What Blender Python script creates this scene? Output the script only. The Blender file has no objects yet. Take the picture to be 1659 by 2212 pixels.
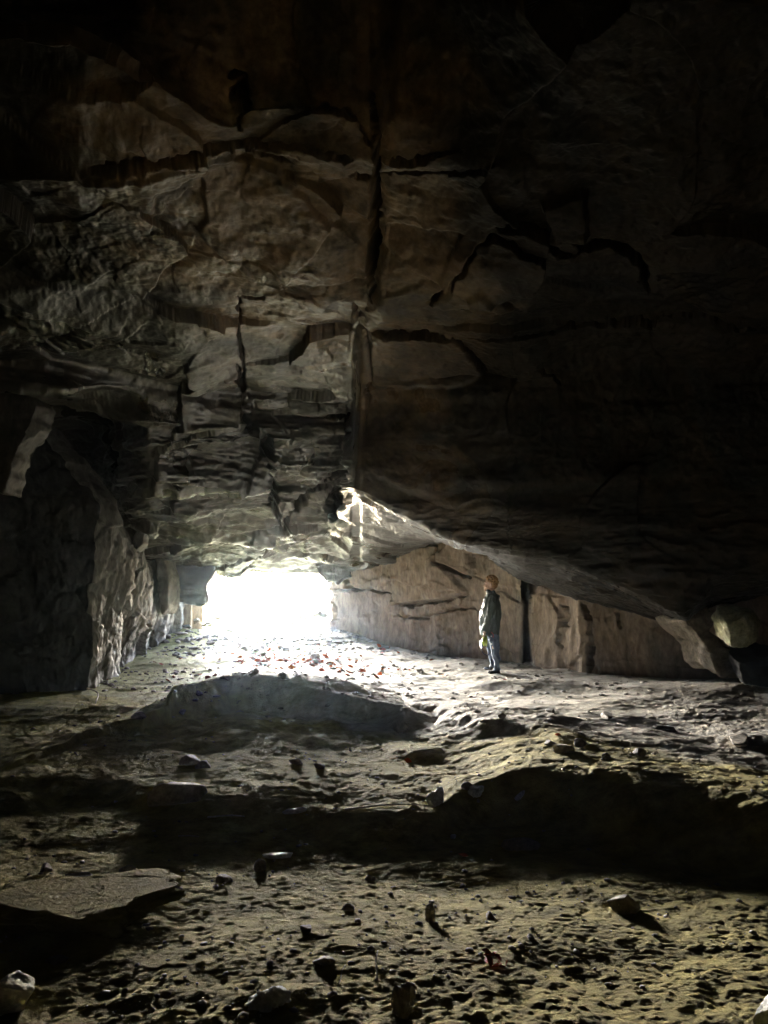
import bpy, bmesh, math, random
import numpy as np
from mathutils import Vector, Matrix

S = bpy.context.scene
C = S.collection

# ------------------------------------------------------------------ camera, sky, sun, exposure
F = 1661.0; PITCH = math.radians(6.3); CAMZ = 1.5
cd = bpy.data.cameras.new('camera'); cam = bpy.data.objects.new('camera', cd); C.objects.link(cam)
cam.location = (0, 0, CAMZ); cam.rotation_euler = (math.pi/2 + PITCH, 0, 0)
cd.sensor_fit = 'HORIZONTAL'; cd.sensor_width = 36; cd.lens = 36*F/1659; cd.clip_end = 500; cd.clip_start = .05
S.camera = cam

SUN_EL, SUN_AZ = 11.5, -19            # degrees; azimuth measured from +Y towards +X
w = bpy.data.worlds.new('World'); S.world = w; w.use_nodes = True
nt = w.node_tree; sky = nt.nodes.new('ShaderNodeTexSky'); sky.sky_type = 'NISHITA'; sky.air_density = .5; sky.dust_density = 3; sky.ozone_density = 2; sky.sun_disc = False
sky.sun_elevation = math.radians(SUN_EL); sky.sun_rotation = math.radians(SUN_AZ)
bg = nt.nodes['Background']; bg.inputs[1].default_value = .09; nt.links.new(sky.outputs[0], bg.inputs[0])
sd = bpy.data.lights.new('sun', 'SUN'); sd.energy = 1.3; sd.angle = math.radians(24); sd.color = (1, .99, .975)
sun = bpy.data.objects.new('sun', sd); C.objects.link(sun)
_e, _a = math.radians(SUN_EL), math.radians(SUN_AZ)
sdir = Vector((math.sin(_a)*math.cos(_e), math.cos(_a)*math.cos(_e), math.sin(_e)))
sun.rotation_euler = sdir.to_track_quat('Z', 'Y').to_euler()
# sampling guide only: tells the renderer that skylight enters the cave by its mouth (emits nothing itself)
pd = bpy.data.lights.new('sky_portal', 'AREA'); pd.shape = 'RECTANGLE'; pd.size = 5.2; pd.size_y = 3.2
pd.cycles.is_portal = True
po = bpy.data.objects.new('sky_portal', pd); C.objects.link(po); po.location = (-3.6, 25.2, 1.6)
po.rotation_euler = (-math.pi/2, 0, 0)
S.view_settings.view_transform = 'Standard'; S.view_settings.look = 'None'; S.view_settings.gamma = 1
S.view_settings.exposure = 6.6
S.cycles.use_denoising = True
S.cycles.max_bounces = 10; S.cycles.diffuse_bounces = 1; S.cycles.glossy_bounces = 3; S.cycles.volume_bounces = 1
S.cycles.sample_clamp_indirect = 0.0

# ------------------------------------------------------------------ numeric helpers
def U(px, py, d):
    """photo position (1659 x 2212 scale) at forward distance d -> world point"""
    px = np.asarray(px, float); py = np.asarray(py, float); d = np.asarray(d, float)
    x = (px-829.5)/F; z = (1106-py)/F
    yw = math.cos(PITCH) - z*math.sin(PITCH); zw = math.sin(PITCH) + z*math.cos(PITCH)
    return np.stack([x/yw*d, d + 0*x, CAMZ + zw/yw*d], -1)
def _h(i, j, k, s):
    n = (i.astype(np.uint32)*np.uint32(374761393) + j.astype(np.uint32)*np.uint32(668265263)
         + k.astype(np.uint32)*np.uint32(2147483647) + np.uint32(s*144665+17))
    n = (n ^ (n >> np.uint32(13)))*np.uint32(1274126177); n = n ^ (n >> np.uint32(16)); n = n*np.uint32(2246822519); n ^= n >> np.uint32(15)
    return n.astype(np.float64)/4294967295.0
def vn(p, s=0):
    i = np.floor(p).astype(np.int64); f = p-i; f = f*f*f*(f*(f*6-15)+10)
    r = 0
    for a in (0, 1):
        wa = f[..., 0] if a else 1-f[..., 0]
        for b in (0, 1):
            wb = f[..., 1] if b else 1-f[..., 1]
            for c in (0, 1):
                wc = f[..., 2] if c else 1-f[..., 2]
                r = r + wa*wb*wc*_h(i[..., 0]+a, i[..., 1]+b, i[..., 2]+c, s)
    return r*2-1
ROT = np.array([[.36, .48, -.8], [-.8, .6, 0], [.48, .64, .6]])
def fbm(p, oct=4, s=0, gain=.5, ridged=False):
    r = 0; a = 1; q = np.asarray(p, float)
    for o in range(oct):
        v = vn(q, s+o)
        r = r + a*((1-2*np.abs(v)) if ridged else v); a *= gain; q = q@ROT.T*2.03 + 3.7
    return r
def P3(x, y, z=0):
    return np.stack([x, y, z+0*x], -1)
def sm(a, b, x):
    t = np.clip((x-a)/(b-a), 0, 1); return t*t*(3-2*t)
def poly_dist(px, py, pts, ysc=1.):
    """distance to a polyline and the parameter 0..1 along it"""
    best = np.full(px.shape, 1e9); par = np.zeros(px.shape); sg = np.zeros(px.shape); n = len(pts)-1
    for i in range(n):
        ax, ay = pts[i]; bx, by = pts[i+1]; dx, dy = bx-ax, (by-ay)
        t = np.clip(((px-ax)*dx+(py-ay)*dy)/(dx*dx+dy*dy+1e-9), 0, 1)
        dd = np.hypot(px-ax-t*dx, (py-ay-t*dy)*ysc); m = dd < best
        best = np.where(m, dd, best); par = np.where(m, (i+t)/n, par); sg = np.where(m, np.sign((px-ax)*dy-(py-ay)*dx), sg)
    return best, par, sg
def in_poly(px, py, pts):
    r = np.zeros(px.shape, bool); n = len(pts)
    for i in range(n):
        ax, ay = pts[i]; bx, by = pts[(i+1) % n]
        c = ((ay > py) != (by > py)) & (px < (bx-ax)*(py-ay)/(by-ay+1e-12)+ax); r ^= c
    return r
def blocks(x, y, sx, sy, seed, tilt=.1, step=.06):
    """height field of tilted angular blocks (nearest jittered cell)"""
    u = x/sx; v = y/sy; iu = np.floor(u).astype(np.int64); iv = np.floor(v).astype(np.int64)
    b1 = np.full(u.shape, 1e9); b2 = b1.copy(); val = np.zeros(u.shape)
    for a in (-1, 0, 1):
        for b in (-1, 0, 1):
            ci = iu+a; cj = iv+b; z0 = 0*ci
            jx = ci+_h(ci, cj, z0, seed)*.9; jy = cj+_h(ci, cj, z0, seed+1)*.9
            dd = np.abs(u-jx)**1.5+np.abs(v-jy)**1.5
            h = (_h(ci, cj, z0, seed+2)-.5)*2*step + ((_h(ci, cj, z0, seed+3)-.5)*(u-jx)*sx + (_h(ci, cj, z0, seed+4)-.5)*(v-jy)*sy)*2*tilt
            m = dd < b1; b2 = np.where(m, b1, np.minimum(b2, dd)); val = np.where(m, h, val); b1 = np.where(m, dd, b1)
    return val, b2-b1

# ------------------------------------------------------------------ object helpers
def link(name, me, mat=None, parent=None, smooth=False):
    o = bpy.data.objects.new(name, me); C.objects.link(o)
    if mat: me.materials.append(mat)
    if parent: o.parent = parent
    if smooth: me.polygons.foreach_set('use_smooth', np.ones(len(me.polygons), bool))
    return o
def tag(o, label=None, cat=None, group=None, kind=None):
    if label: o['label'] = label
    if cat: o['category'] = cat
    if group: o['group'] = group
    if kind: o['kind'] = kind
    return o
def grid_mesh(name, V, mat, smooth=True, parent=None):
    nr, nc = V.shape[:2]
    idx = np.arange(nr*nc).reshape(nr, nc)
    q = np.stack([idx[:-1, :-1], idx[:-1, 1:], idx[1:, 1:], idx[1:, :-1]], -1).reshape(-1, 4)
    return raw_mesh(name, V.reshape(-1, 3), q, mat, smooth, parent)
def raw_mesh(name, V, q, mat, smooth=True, parent=None):
    k = q.shape[1]
    me = bpy.data.meshes.new(name); me.vertices.add(len(V)); me.vertices.foreach_set('co', np.ascontiguousarray(V, dtype=np.float32).ravel())
    me.loops.add(q.size); me.loops.foreach_set('vertex_index', q.astype(np.int32).ravel())
    me.polygons.add(len(q)); me.polygons.foreach_set('loop_start', np.arange(0, q.size, k, dtype=np.int32))
    me.update(calc_edges=True); me.validate()
    return link(name, me, mat, parent, smooth)
def bm_obj(name, bm, mat, parent=None, smooth=True):
    me = bpy.data.meshes.new(name); bm.to_mesh(me); bm.free()
    return link(name, me, mat, parent, smooth)
def empty(name, loc, rz=0):
    o = bpy.data.objects.new(name, None); C.objects.link(o); o.location = loc; o.rotation_euler = (0, 0, rz); o.empty_display_size = .1
    return o

# ------------------------------------------------------------------ materials
def mat_rock(name, cols, scale=1., rough=.8, bump=.4, spec=.3, bscale=1., stretch=(1, 1, 1), alb=1.):
    m = bpy.data.materials.new(name); m.use_nodes = True; N = m.node_tree.nodes; L = m.node_tree.links
    cols = [[c*alb for c in q] for q in cols]
    b = N['Principled BSDF']; b.inputs['Roughness'].default_value = rough; b.inputs['Specular IOR Level'].default_value = spec
    tc = N.new('ShaderNodeTexCoord'); mp = N.new('ShaderNodeMapping'); mp.inputs['Scale'].default_value = stretch; L.new(tc.outputs['Object'], mp.inputs[0])
    n1 = N.new('ShaderNodeTexNoise'); n1.inputs['Scale'].default_value = .55*scale; n1.inputs['Detail'].default_value = 9; n1.inputs['Roughness'].default_value = .62
    n1.inputs['Distortion'].default_value = .6
    L.new(mp.outputs[0], n1.inputs[0])
    r = N.new('ShaderNodeValToRGB'); e = r.color_ramp.elements
    while len(e) < len(cols): e.new(.5)
    for i, c in enumerate(cols):
        e[i].position = .3+.4*i/(len(cols)-1); e[i].color = (*c, 1)
    L.new(n1.outputs[0], r.inputs[0])
    n2 = N.new('ShaderNodeTexNoise'); n2.inputs['Scale'].default_value = 6*scale; n2.inputs['Detail'].default_value = 8; n2.inputs['Roughness'].default_value = .7
    L.new(mp.outputs[0], n2.inputs[0])
    mx = N.new('ShaderNodeMix'); mx.data_type = 'RGBA'; mx.blend_type = 'OVERLAY'; mx.inputs[0].default_value = .75
    L.new(r.outputs[0], mx.inputs[6]); 
    g = N.new('ShaderNodeValToRGB'); g.color_ramp.elements[0].position = .33; g.color_ramp.elements[1].position = .68
    g.color_ramp.elements[0].color = (.22, .22, .22, 1); g.color_ramp.elements[1].color = (.8, .8, .8, 1)
    L.new(n2.outputs[0], g.inputs[0]); L.new(g.outputs[0], mx.inputs[7]); L.new(mx.outputs[2], b.inputs['Base Color'])
    n3 = N.new('ShaderNodeTexNoise'); n3.inputs['Scale'].default_value = 14*bscale; n3.inputs['Detail'].default_value = 10; n3.inputs['Roughness'].default_value = .68
    L.new(mp.outputs[0], n3.inputs[0])
    bp = N.new('ShaderNodeBump'); bp.inputs['Strength'].default_value = bump; bp.inputs['Distance'].default_value = .03
    L.new(n3.outputs[0], bp.inputs['Height']); L.new(bp.outputs[0], b.inputs['Normal'])
    return m
def mat_plain(name, col, rough=.7, emit=None, strength=0, bump=0, bscale=60, metal=0, var=.25):
    m = bpy.data.materials.new(name); m.use_nodes = True; N = m.node_tree.nodes; L = m.node_tree.links
    b = N['Principled BSDF']; b.inputs['Roughness'].default_value = rough; b.inputs['Metallic'].default_value = metal
    tc = N.new('ShaderNodeTexCoord'); n = N.new('ShaderNodeTexNoise'); n.inputs['Scale'].default_value = bscale*.4; n.inputs['Detail'].default_value = 6
    L.new(tc.outputs['Object'], n.inputs[0])
    r = N.new('ShaderNodeValToRGB'); e = r.color_ramp.elements; e[0].position = .3; e[1].position = .7
    e[0].color = (*[c*(1-var) for c in col], 1); e[1].color = (*[min(1, c*(1+var)) for c in col], 1)
    L.new(n.outputs[0], r.inputs[0]); L.new(r.outputs[0], b.inputs['Base Color'])
    if bump:
        bp = N.new('ShaderNodeBump'); bp.inputs['Strength'].default_value = bump; bp.inputs['Distance'].default_value = .01
        n.inputs['Scale'].default_value = bscale; L.new(n.outputs[0], bp.inputs['Height']); L.new(bp.outputs[0], b.inputs['Normal'])
    if emit:
        b.inputs['Emission Color'].default_value = (*emit, 1); b.inputs['Emission Strength'].default_value = strength
    return m
M = dict(
    dark=mat_rock('painted_shade_rock', [(.05, .05, .055), (.09, .09, .09), (.13, .12, .11)], 1.2, .85, .6, .1, 1, alb=.35),  # rock colour darkened to paint in shade, as on the left bluff
    soil=mat_rock('soil', [(.20, .185, .14), (.36, .33, .26), (.45, .415, .36), (.29, .265, .215)], 1.2, .9, .85, .15, 3),
    ceil=mat_rock('ceiling_rock', [(.15, .14, .115), (.24, .20, .15), (.46, .315, .18), (.33, .26, .165), (.17, .16, .14)], .9, .5, .55, .5, .8, alb=.54),
    wall=mat_rock('wall_rock', [(.28, .215, .145), (.42, .315, .21), (.50, .39, .275), (.30, .26, .20)], 1.1, .8, .5, .3, 1, (1, 1, .45), alb=.58),
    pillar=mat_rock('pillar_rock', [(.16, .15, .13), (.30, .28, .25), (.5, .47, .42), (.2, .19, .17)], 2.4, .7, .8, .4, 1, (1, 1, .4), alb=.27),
    stone=mat_rock('stone', [(.14, .13, .11), (.26, .23, .19), (.38, .34, .28)], 5, .75, .5, .3, 3),
    pale=mat_rock('pale_stone', [(.35, .36, .33), (.55, .56, .52), (.75, .76, .72)], 8, .6, .6, .4, 3),
    moss=mat_rock('mossy_rock', [(.22, .23, .12), (.34, .345, .21), (.48, .47, .35)], 3, .85, .7, .2, 2),
    tan=mat_rock('tan_rock', [(.16, .14, .10), (.26, .22, .16), (.36, .31, .22)], 3, .85, .7, .2, 2, alb=.4),
    grassy=mat_rock('grassy_ground', [(.05, .09, .02), (.09, .14, .03), (.16, .18, .06)], 1, .9, .6, .1, 2),
)

# ------------------------------------------------------------------ the ground
def crest(pts):
    """[(px, py, z)] on the photo -> plan polyline of a terrace edge"""
    a = []
    for px, py, z in pts:
        t = (1106-py)/F; yw = math.cos(PITCH)-t*math.sin(PITCH); zw = math.sin(PITCH)+t*math.cos(PITCH)
        d = (z-CAMZ)/(zw/yw); a.append((float((px-829.5)/F/yw*d), d, z))
    a.sort(); return np.array(a)
MOUND = crest([(60, 1640, .13), (180, 1590, .14), (290, 1548, .20), (350, 1533, .25), (430, 1484, .34), (490, 1466, .42), (550, 1456, .44), (620, 1464, .42), (700, 1480, .36), (760, 1500, .27), (860, 1535, .2), (960, 1560, .12)])
STEP = crest([(-60, 1700, .08), (20, 1695, .09), (150, 1672, .09), (260, 1680, .08), (330, 1688, .11), (450, 1708, .13), (600, 1726, .12), (700, 1742, .09), (830, 1748, .10), (930, 1748, .11), (1000, 1706, .17), (1150, 1655, .25), (1300, 1645, .31), (1450, 1680, .32), (1600, 1722, .31), (1750, 1755, .30)])
RIDGE = crest([(700, 1470, .02), (800, 1490, .10), (900, 1512, .16), (1000, 1530, .22), (1100, 1555, .28), (1200, 1576, .32), (1300, 1605, .33), (1450, 1655, .34), (1600, 1700, .33), (1750, 1730, .32)])
def ground_base(x, y):
    n0 = fbm(P3(x*.45, y*.45), 3, 5)
    z = .20*sm(17, 24.5, y) + .06*n0 - .02*sm(0, 6, x)*sm(6, 12, y)
    z = z*(1) 
    dcr = np.interp(x, RIDGE[:, 0], RIDGE[:, 1]); z = z + .27*sm(0, 5, x)*sm(17.5, 9.5, y)*sm(dcr-1.0, dcr+.5, y)
    # terraces stepping down towards the camera
    xw = x + .25*fbm(P3(x*1.1, y*1.1, 3.), 3, 9)
    def terr(CR, drop_w, far_l, wob, shelf=0., fade=.6):
        dc = np.interp(xw, CR[:, 0], CR[:, 1]); H = np.interp(xw, CR[:, 0], CR[:, 2])
        s = y-dc + wob*fbm(P3(x*1.2, y*1.2, 7.), 4, 13)
        m = sm(CR[0, 0]-fade, CR[0, 0], x)*(1-sm(CR[-1, 0], CR[-1, 0]+fade, x))
        return np.maximum(H-z, 0)*np.where(s > 0, np.exp(-(s/far_l)**2), 1-sm(shelf, shelf+drop_w, -s))*m
    a = terr(MOUND, 1.0, 2.6, .12); b = terr(STEP, .45+1.0*sm(.6, 1.8, x), 4.2, .10); c = terr(RIDGE, 1.9, 2.4, .08, .1)
    z = z + np.maximum(np.maximum(a, b), c)
    z = z + .19*sm(4.9, 1.6, y)
    # the near left and the shaded near right rise a little
    # rubble apron spilling in at the mouth
    ap = np.exp(-((x+1.3)/2.2)**2-((y-23.8)/1.8)**2)*.28 + np.exp(-((x+6.2)/1.2)**2-((y-23.5)/2.0)**2)*.25
    z = z + ap*(1+.5*n0)
    mc = np.exp(-((x+1.6)/1.8)**2-((y-8.8)/1.6)**2); z = z + mc*(.05*fbm(P3(x*1.9, y*1.9, 2.), 3, 23, .6)+.03*np.maximum(0, fbm(P3(x*5, y*5, 2.), 3, 27)))
    # outside: the hillside falls away from the mouth
    z = z - 5*sm(30, 55, y) + .4*sm(26, 32, y)*fbm(P3(x*.2, y*.2), 3, 31)
    return z
def ground_z(x, y, fine=True):
    x = np.asarray(x, float); y = np.asarray(y, float)
    z = ground_base(x, y)
    if fine:
        rg = .65+.5*sm(-.35, .45, fbm(P3(x*.8, y*.9, 8.), 2, 63))
        near = 1-sm(7, 14, y)
        z = z + .014*fbm(P3(x*1.7, y*2.2), 3, 41) + .005*rg*fbm(P3(x*7, y*7), 3, 44)
        cl = np.maximum(0, fbm(P3(x*15, y*15), 3, 47)-.15); z = z + cl*.009*rg + .0024*rg*fbm(P3(x*30, y*30, 2.), 2, 50)
        pit = np.maximum(0, fbm(P3(x*10, y*10, 5.), 3, 53)-.55); z = z - pit*.016*rg*(.4+.6*near)
        z = z + near*.0022*fbm(P3(x*40, y*45), 3, 57)
    return z
def G(px, py, lift=0.):
    """ground point seen at a photo position"""
    t = (1106-py)/F; yw = math.cos(PITCH)-t*math.sin(PITCH); zw = math.sin(PITCH)+t*math.cos(PITCH)
    ds = np.linspace(1.5, 30, 6000); X = (px-829.5)/F/yw*ds; Z = CAMZ+zw/yw*ds
    hit = (Z < ground_z(X, ds)) & (ds < 23.9); k = np.argmax(hit) if hit.any() else int(np.argmax(ds > 23.6)); return Vector((float(X[k]), float(ds[k]), float(Z[k])+lift))

ys = [-9.]
while ys[-1] < 50:
    y = ys[-1]
    ys.append(y + (.25 if y < 1.8 else min(.05, max(.0045, .55*y*y/1153)) if y < 26 else .05+(y-26)*.05))
ys = np.array(ys); t = np.linspace(-1, 1, 1150)
t = np.sign(t)*(np.abs(t)*.62+.38*np.abs(t)**5)
wd = np.where(ys < 26, np.maximum(1.05*ys+1.2, 4.)+1.5, 28.8+(ys-26)*1.)
GX = t[None, :]*wd[:, None]; GY = np.repeat(ys[:, None], len(t), 1)
GV = np.stack([GX, GY, ground_z(GX, GY)], -1)
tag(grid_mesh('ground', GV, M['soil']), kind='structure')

# ------------------------------------------------------------------ rock surfaces lofted between traced bedding edges
def loft(rows, us, along, step, axis='px'):
    """rows: list of [(u, v, d)] traced edges; along columns us, returns photo coords and world points"""
    R = []
    for r in rows:
        r = sorted(r); a = np.array(r, float)
        v = np.interp(us, a[:, 0], a[:, 1]); d = np.interp(us, a[:, 0], a[:, 2])
        R.append((v, d))
    V, D = [], []
    for k in range(len(R)-1):
        n = along[k]
        for j in range(n):
            t = j/n; V.append(R[k][0]*(1-t)+R[k+1][0]*t); D.append(R[k][1]*(1-t)+R[k+1][1]*t)
    V.append(R[-1][0]); D.append(R[-1][1])
    V = np.array(V); D = np.array(D); UU = np.repeat(us[None, :], len(V), 0)
    return (UU, V, D) if axis == 'px' else (V, UU, D)
def normals(W, away=True):
    du = np.gradient(W, axis=1); dv = np.gradient(W, axis=0); n = np.cross(du, dv); n /= np.linalg.norm(n, axis=-1, keepdims=True)+1e-9
    view = W-np.array([0, 0, CAMZ]); s = np.sign((n*view).sum(-1, keepdims=True)); s[s == 0] = 1
    return n*s
def smooth2(A, k):
    for ax in (0, 1):
        if k[ax] > 0:
            ker = np.hanning(k[ax]*2+3)[1:-1]; ker /= ker.sum()
            pad = [(0, 0)]*A.ndim; pad[ax] = (k[ax], k[ax]); B = np.pad(A, pad, mode='edge')
            A = sum(ker[i]*np.take(B, range(i, i+A.shape[ax]), axis=ax) for i in range(2*k[ax]+1))
    return A
def fissures(PX, PY, D, N, feats, seed=3):
    """depth (m) of open joints traced from the photo, as an inward displacement"""
    out = np.zeros(PX.shape)
    wx = PX + 4.5*fbm(P3(PX*.06, PY*.06), 3, seed, .55); wy = PY + 4.5*fbm(P3(PX*.06, PY*.06, 9.), 3, seed+5, .55)
    wn = 1+.55*fbm(P3(PX*.035, PY*.035, 3.), 2, seed+9)
    for pts, wid, dep in feats:
        xs = [p[0] for p in pts]; yy = [p[1] for p in pts]
        m = (PX > min(xs)-50) & (PX < max(xs)+50) & (PY > min(yy)-50) & (PY < max(yy)+50)
        if not m.any(): continue
        dd, par, sg = poly_dist(wx[m], wy[m], pts)
        w0, w1 = wid if isinstance(wid, tuple) else (wid, wid); ww = (w0+(w1-w0)*par)*.46*wn[m]*(.15+.85*sm(0, .15, par)*(1-sm(.8, 1., par)))
        taper = sm(0, .08, par)*(1-sm(.93, 1., par)) if dep > 0 else 1
        out[m] += dep*(1-sm(ww*.6, ww*1.1+.9, dd))*(.25+.75*taper) + .035*sg*np.exp(-(dd/26)**2)*sm(0, .1, par)*(1-sm(.9, 1, par))*min(1, dep*3)
    return out

# ceiling: rows run from the top of the picture to the mouth
def rx(*p): return list(p)
OFFL, OFFR = -420, 2100
CR = [
 rx((OFFL, -260, 5.0), (OFFR, -260, 4.8)),
 rx((OFFL, 0, 5.6), (400, 0, 5.65), (800, 0, 5.8), (1250, 0, 4.9), (OFFR, 0, 4.5)),
 [(a, b, (4.05+c)*F/(1290-b)) for a, b, c in ((OFFL, 20, 0), (150, 70, -.15), (265, 130, -.2), (360, 200, -.2), (450, 262, -.17), (500, 285, -.15), (540, 250, -.12), (640, 236, -.12), (745, 240, -.12), (800, 300, -.2), (860, 250, -.18), (1000, 290, -.25), (1200, 320, -.48), (OFFR, 330, -.62))],
 rx((OFFL, 400, 6.9), (170, 378, 6.7), (520, 330, 6.7), (810, 345, 6.6), (1100, 350, 6.4), (OFFR, 430, 6.2)),
 rx((OFFL, 420, 6.8), (170, 392, 6.75), (520, 345, 6.9), (810, 360, 6.75), (1100, 365, 6.45), (OFFR, 440, 6.25)),
 rx((OFFL, 600, 8.2), (170, 560, 8.0), (520, 575, 8.5), (700, 600, 8.7), (800, 590, 8.6), (830, 590, 8.3), (1000, 560, 7.6), (1400, 560, 7.4), (OFFR, 600, 7.4)),
 rx((OFFL, 660, 8.1), (170, 620, 8.4), (520, 640, 9.1), (700, 640, 9.0), (800, 640, 8.9), (830, 655, 8.8), (1115, 656, 8.7), (1400, 660, 8.2), (OFFR, 690, 8.0)),
 rx((OFFL, 740, 8.4), (170, 700, 9.3), (520, 700, 9.9), (760, 700, 9.9), (800, 705, 9.5), (980, 706, 9.4), (1300, 700, 9.2), (OFFR, 720, 8.4)),
 rx((OFFL, 790, 8.5), (100, 760, 10.), (280, 800, 11.), (420, 835, 11.6), (535, 828, 12.2), (600, 838, 12.3), (680, 849, 12.4), (762, 862, 12.4), (775, 835, 10.6), (1000, 800, 10.3), (1300, 800, 10.), (OFFR, 800, 8.8)),   # lip A
 rx((OFFL, 800, 8.6), (100, 775, 10.3), (280, 812, 11.4), (420, 850, 12.1), (535, 845, 12.7), (600, 853, 12.9), (680, 862, 13.), (762, 868, 13.), (772, 862, 10.7), (1000, 840, 10.4), (1300, 830, 10.1), (OFFR, 820, 8.9)),
 rx((OFFL, 860, 8.7), (150, 865, 10.6), (290, 915, 11.8), (380, 928, 12.3), (440, 933, 12.6), (520, 930, 12.8), (545, 878, 13.1), (640, 884, 13.2), (700, 886, 13.2), (762, 880, 13.2), (770, 885, 10.8), (1000, 900, 10.5), (1300, 900, 10.2), (OFFR, 880, 9)),  # lip B
 rx((OFFL, 870, 8.8), (150, 872, 11.), (290, 922, 12.3), (380, 936, 12.8), (440, 941, 13.1), (520, 938, 13.4), (545, 890, 13.7), (640, 895, 13.8), (700, 896, 13.7), (762, 890, 13.7), (770, 905, 10.85), (1000, 930, 10.6), (1300, 940, 10.3), (OFFR, 900, 9.1)),
 rx((OFFL, 920, 9), (150, 930, 11.2), (300, 968, 12.6), (440, 962, 13.2), (545, 948, 13.6), (625, 955, 13.9), (700, 930, 13.8), (762, 925, 13.8), (769, 935, 10.9), (1000, 985, 10.7), (1300, 1000, 10.4), (OFFR, 980, 9.3)),   # lip C
 rx((OFFL, 930, 9.2), (150, 940, 11.6), (300, 975, 13.), (440, 970, 13.7), (545, 957, 14.1), (625, 963, 14.4), (700, 940, 14.3), (762, 933, 14.3), (768, 950, 10.9), (1000, 1010, 10.75), (1300, 1030, 10.4), (OFFR, 1020, 9.4)),
 rx((OFFL, 1000, 9.4), (150, 1000, 12), (320, 1055, 13.6), (430, 1048, 14.1), (500, 1053, 14.4), (575, 1052, 14.7), (600, 1012, 14.8), (690, 1040, 15), (745, 1018, 15), (764, 1010, 10.95), (1000, 1085, 10.8), (1300, 1110, 10.5), (OFFR, 1100, 9.6)),  # lip D
 rx((OFFL, 1010, 9.5), (150, 1010, 12.4), (320, 1063, 14.3), (430, 1056, 14.8), (500, 1062, 15.1), (575, 1060, 15.4), (600, 1025, 15.5), (690, 1050, 15.6), (740, 1026, 15.6), (764, 1025, 11.), (1000, 1105, 10.9), (1300, 1130, 10.5), (OFFR, 1120, 9.7)),
 rx((OFFL, 1040, 9.6), (150, 1040, 12.8), (290, 1105, 14.6), (400, 1112, 15.2), (480, 1098, 15.5), (590, 1104, 16), (640, 1090, 16.2), (700, 1075, 16.3), (745, 1050, 16.4), (762, 1040, 11.05), (1000, 1135, 10.95), (1190, 1170, 10.9), (1300, 1190, 10.7), (1480, 1250, 10.3), (OFFR, 1200, 9.9)),  # lip E
 rx((OFFL, 1050, 9.7), (150, 1050, 13.2), (290, 1113, 15.3), (400, 1120, 16), (480, 1106, 16.3), (590, 1114, 16.9), (640, 1100, 17), (700, 1085, 17), (745, 1058, 17.), (758, 1052, 11.1), (1000, 1155, 11.), (1190, 1190, 10.9), (1300, 1222, 10.8), (1480, 1310, 10.4), (1540, 1272, 10.5), (1660, 1248, 10.2), (OFFR, 1260, 10)),
 rx((OFFL, 1080, 9.8), (150, 1100, 13.6), (330, 1156, 16.3), (450, 1165, 17.2), (560, 1172, 17.8), (640, 1140, 17.9), (700, 1130, 17.6), (745, 1090, 17.4), (762, 1063, 11.2), (880, 1112, 11.1), (1000, 1168, 11.), (1190, 1202, 11.), (1300, 1240, 10.9), (1480, 1337, 10.5), (1540, 1290, 10.6), (1660, 1265, 10.4), (OFFR, 1300, 10.1)),  # lip F / bottom of right block
 rx((OFFL, 1090, 9.9), (150, 1110, 14), (330, 1163, 17.3), (450, 1172, 18.2), (560, 1180, 18.8), (640, 1150, 18.9), (700, 1142, 18.5), (760, 1090, 12.3), (800, 1090, 12.), (880, 1125, 11.9), (1000, 1172, 12.), (1190, 1215, 12), (1300, 1255, 11.7), (1480, 1340, 11.3), (1540, 1294, 11.4), (1660, 1270, 11.), (OFFR, 1320, 10.6)),
 rx((OFFL, 1150, 10.2), (150, 1160, 15), (340, 1195, 19.3), (450, 1205, 20), (560, 1205, 20.3), (640, 1190, 20.4), (700, 1190, 20.2), (780, 1160, 18), (880, 1150, 15.5), (960, 1165, 14.3), (1040, 1188, 13.6), (1120, 1225, 13.3), (1250, 1275, 13), (1380, 1318, 12.6), (1480, 1344, 12.2), (1540, 1297, 12.1), (1660, 1273, 11.8), (OFFR, 1330, 11.2)),
 rx((OFFL, 1200, 10.4), (150, 1200, 17), (340, 1222, 21.8), (450, 1240, 23.6), (480, 1236, 23.7), (515, 1244, 23.7), (530, 1232, 23.8), (548, 1229, 23.8), (565, 1238, 23.8), (640, 1240, 23.8), (700, 1239, 23.6), (740, 1241, 23), (850, 1210, 20.5), (930, 1170, 18.6), (960, 1163, 17.8), (1040, 1181, 16.8), (1120, 1245, 15.8), (1250, 1296, 14.6), (1380, 1327, 13.9), (1480, 1346, 13.6), (1540, 1299, 12.9), (1660, 1275, 12.4), (OFFR, 1340, 12.5)),
 rx((OFFL, 1230, 11), (150, 1230, 18), (340, 1225, 23), (450, 1215, 25.5), (700, 1215, 25.5), (740, 1225, 24.5), (850, 1180, 22), (960, 1130, 20), (1120, 1220, 17.8), (1250, 1270, 16.6), (1380, 1310, 16), (OFFR, 1300, 15)),
]
along = []
for k in range(len(CR)-1):
    a = np.interp(600, *np.array(sorted(CR[k]))[:, :2].T); b = np.interp(600, *np.array(sorted(CR[k+1]))[:, :2].T)
    a2 = np.interp(1150, *np.array(sorted(CR[k]))[:, :2].T); b2 = np.interp(1150, *np.array(sorted(CR[k+1]))[:, :2].T)
    ex = 0
    if k > 0:
        for u_ in (300, 600, 880, 1150, 1350):
            q = [np.array([np.interp(u_, *np.array(sorted(CR[k+e]))[:, [0, c]].T) for c in (1, 2)]) for e in (0, 1)]
            ex = max(ex, np.linalg.norm(U(u_, q[1][0], q[1][1])-U(u_, q[0][0], q[0][1]))/.07)
    along.append(int(max(8, abs(b-a)/2.1, abs(b2-a2)/2.4, ex) if k > 0 else 60))
us = np.arange(OFFL, OFFR+1, 2.3)
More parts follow.
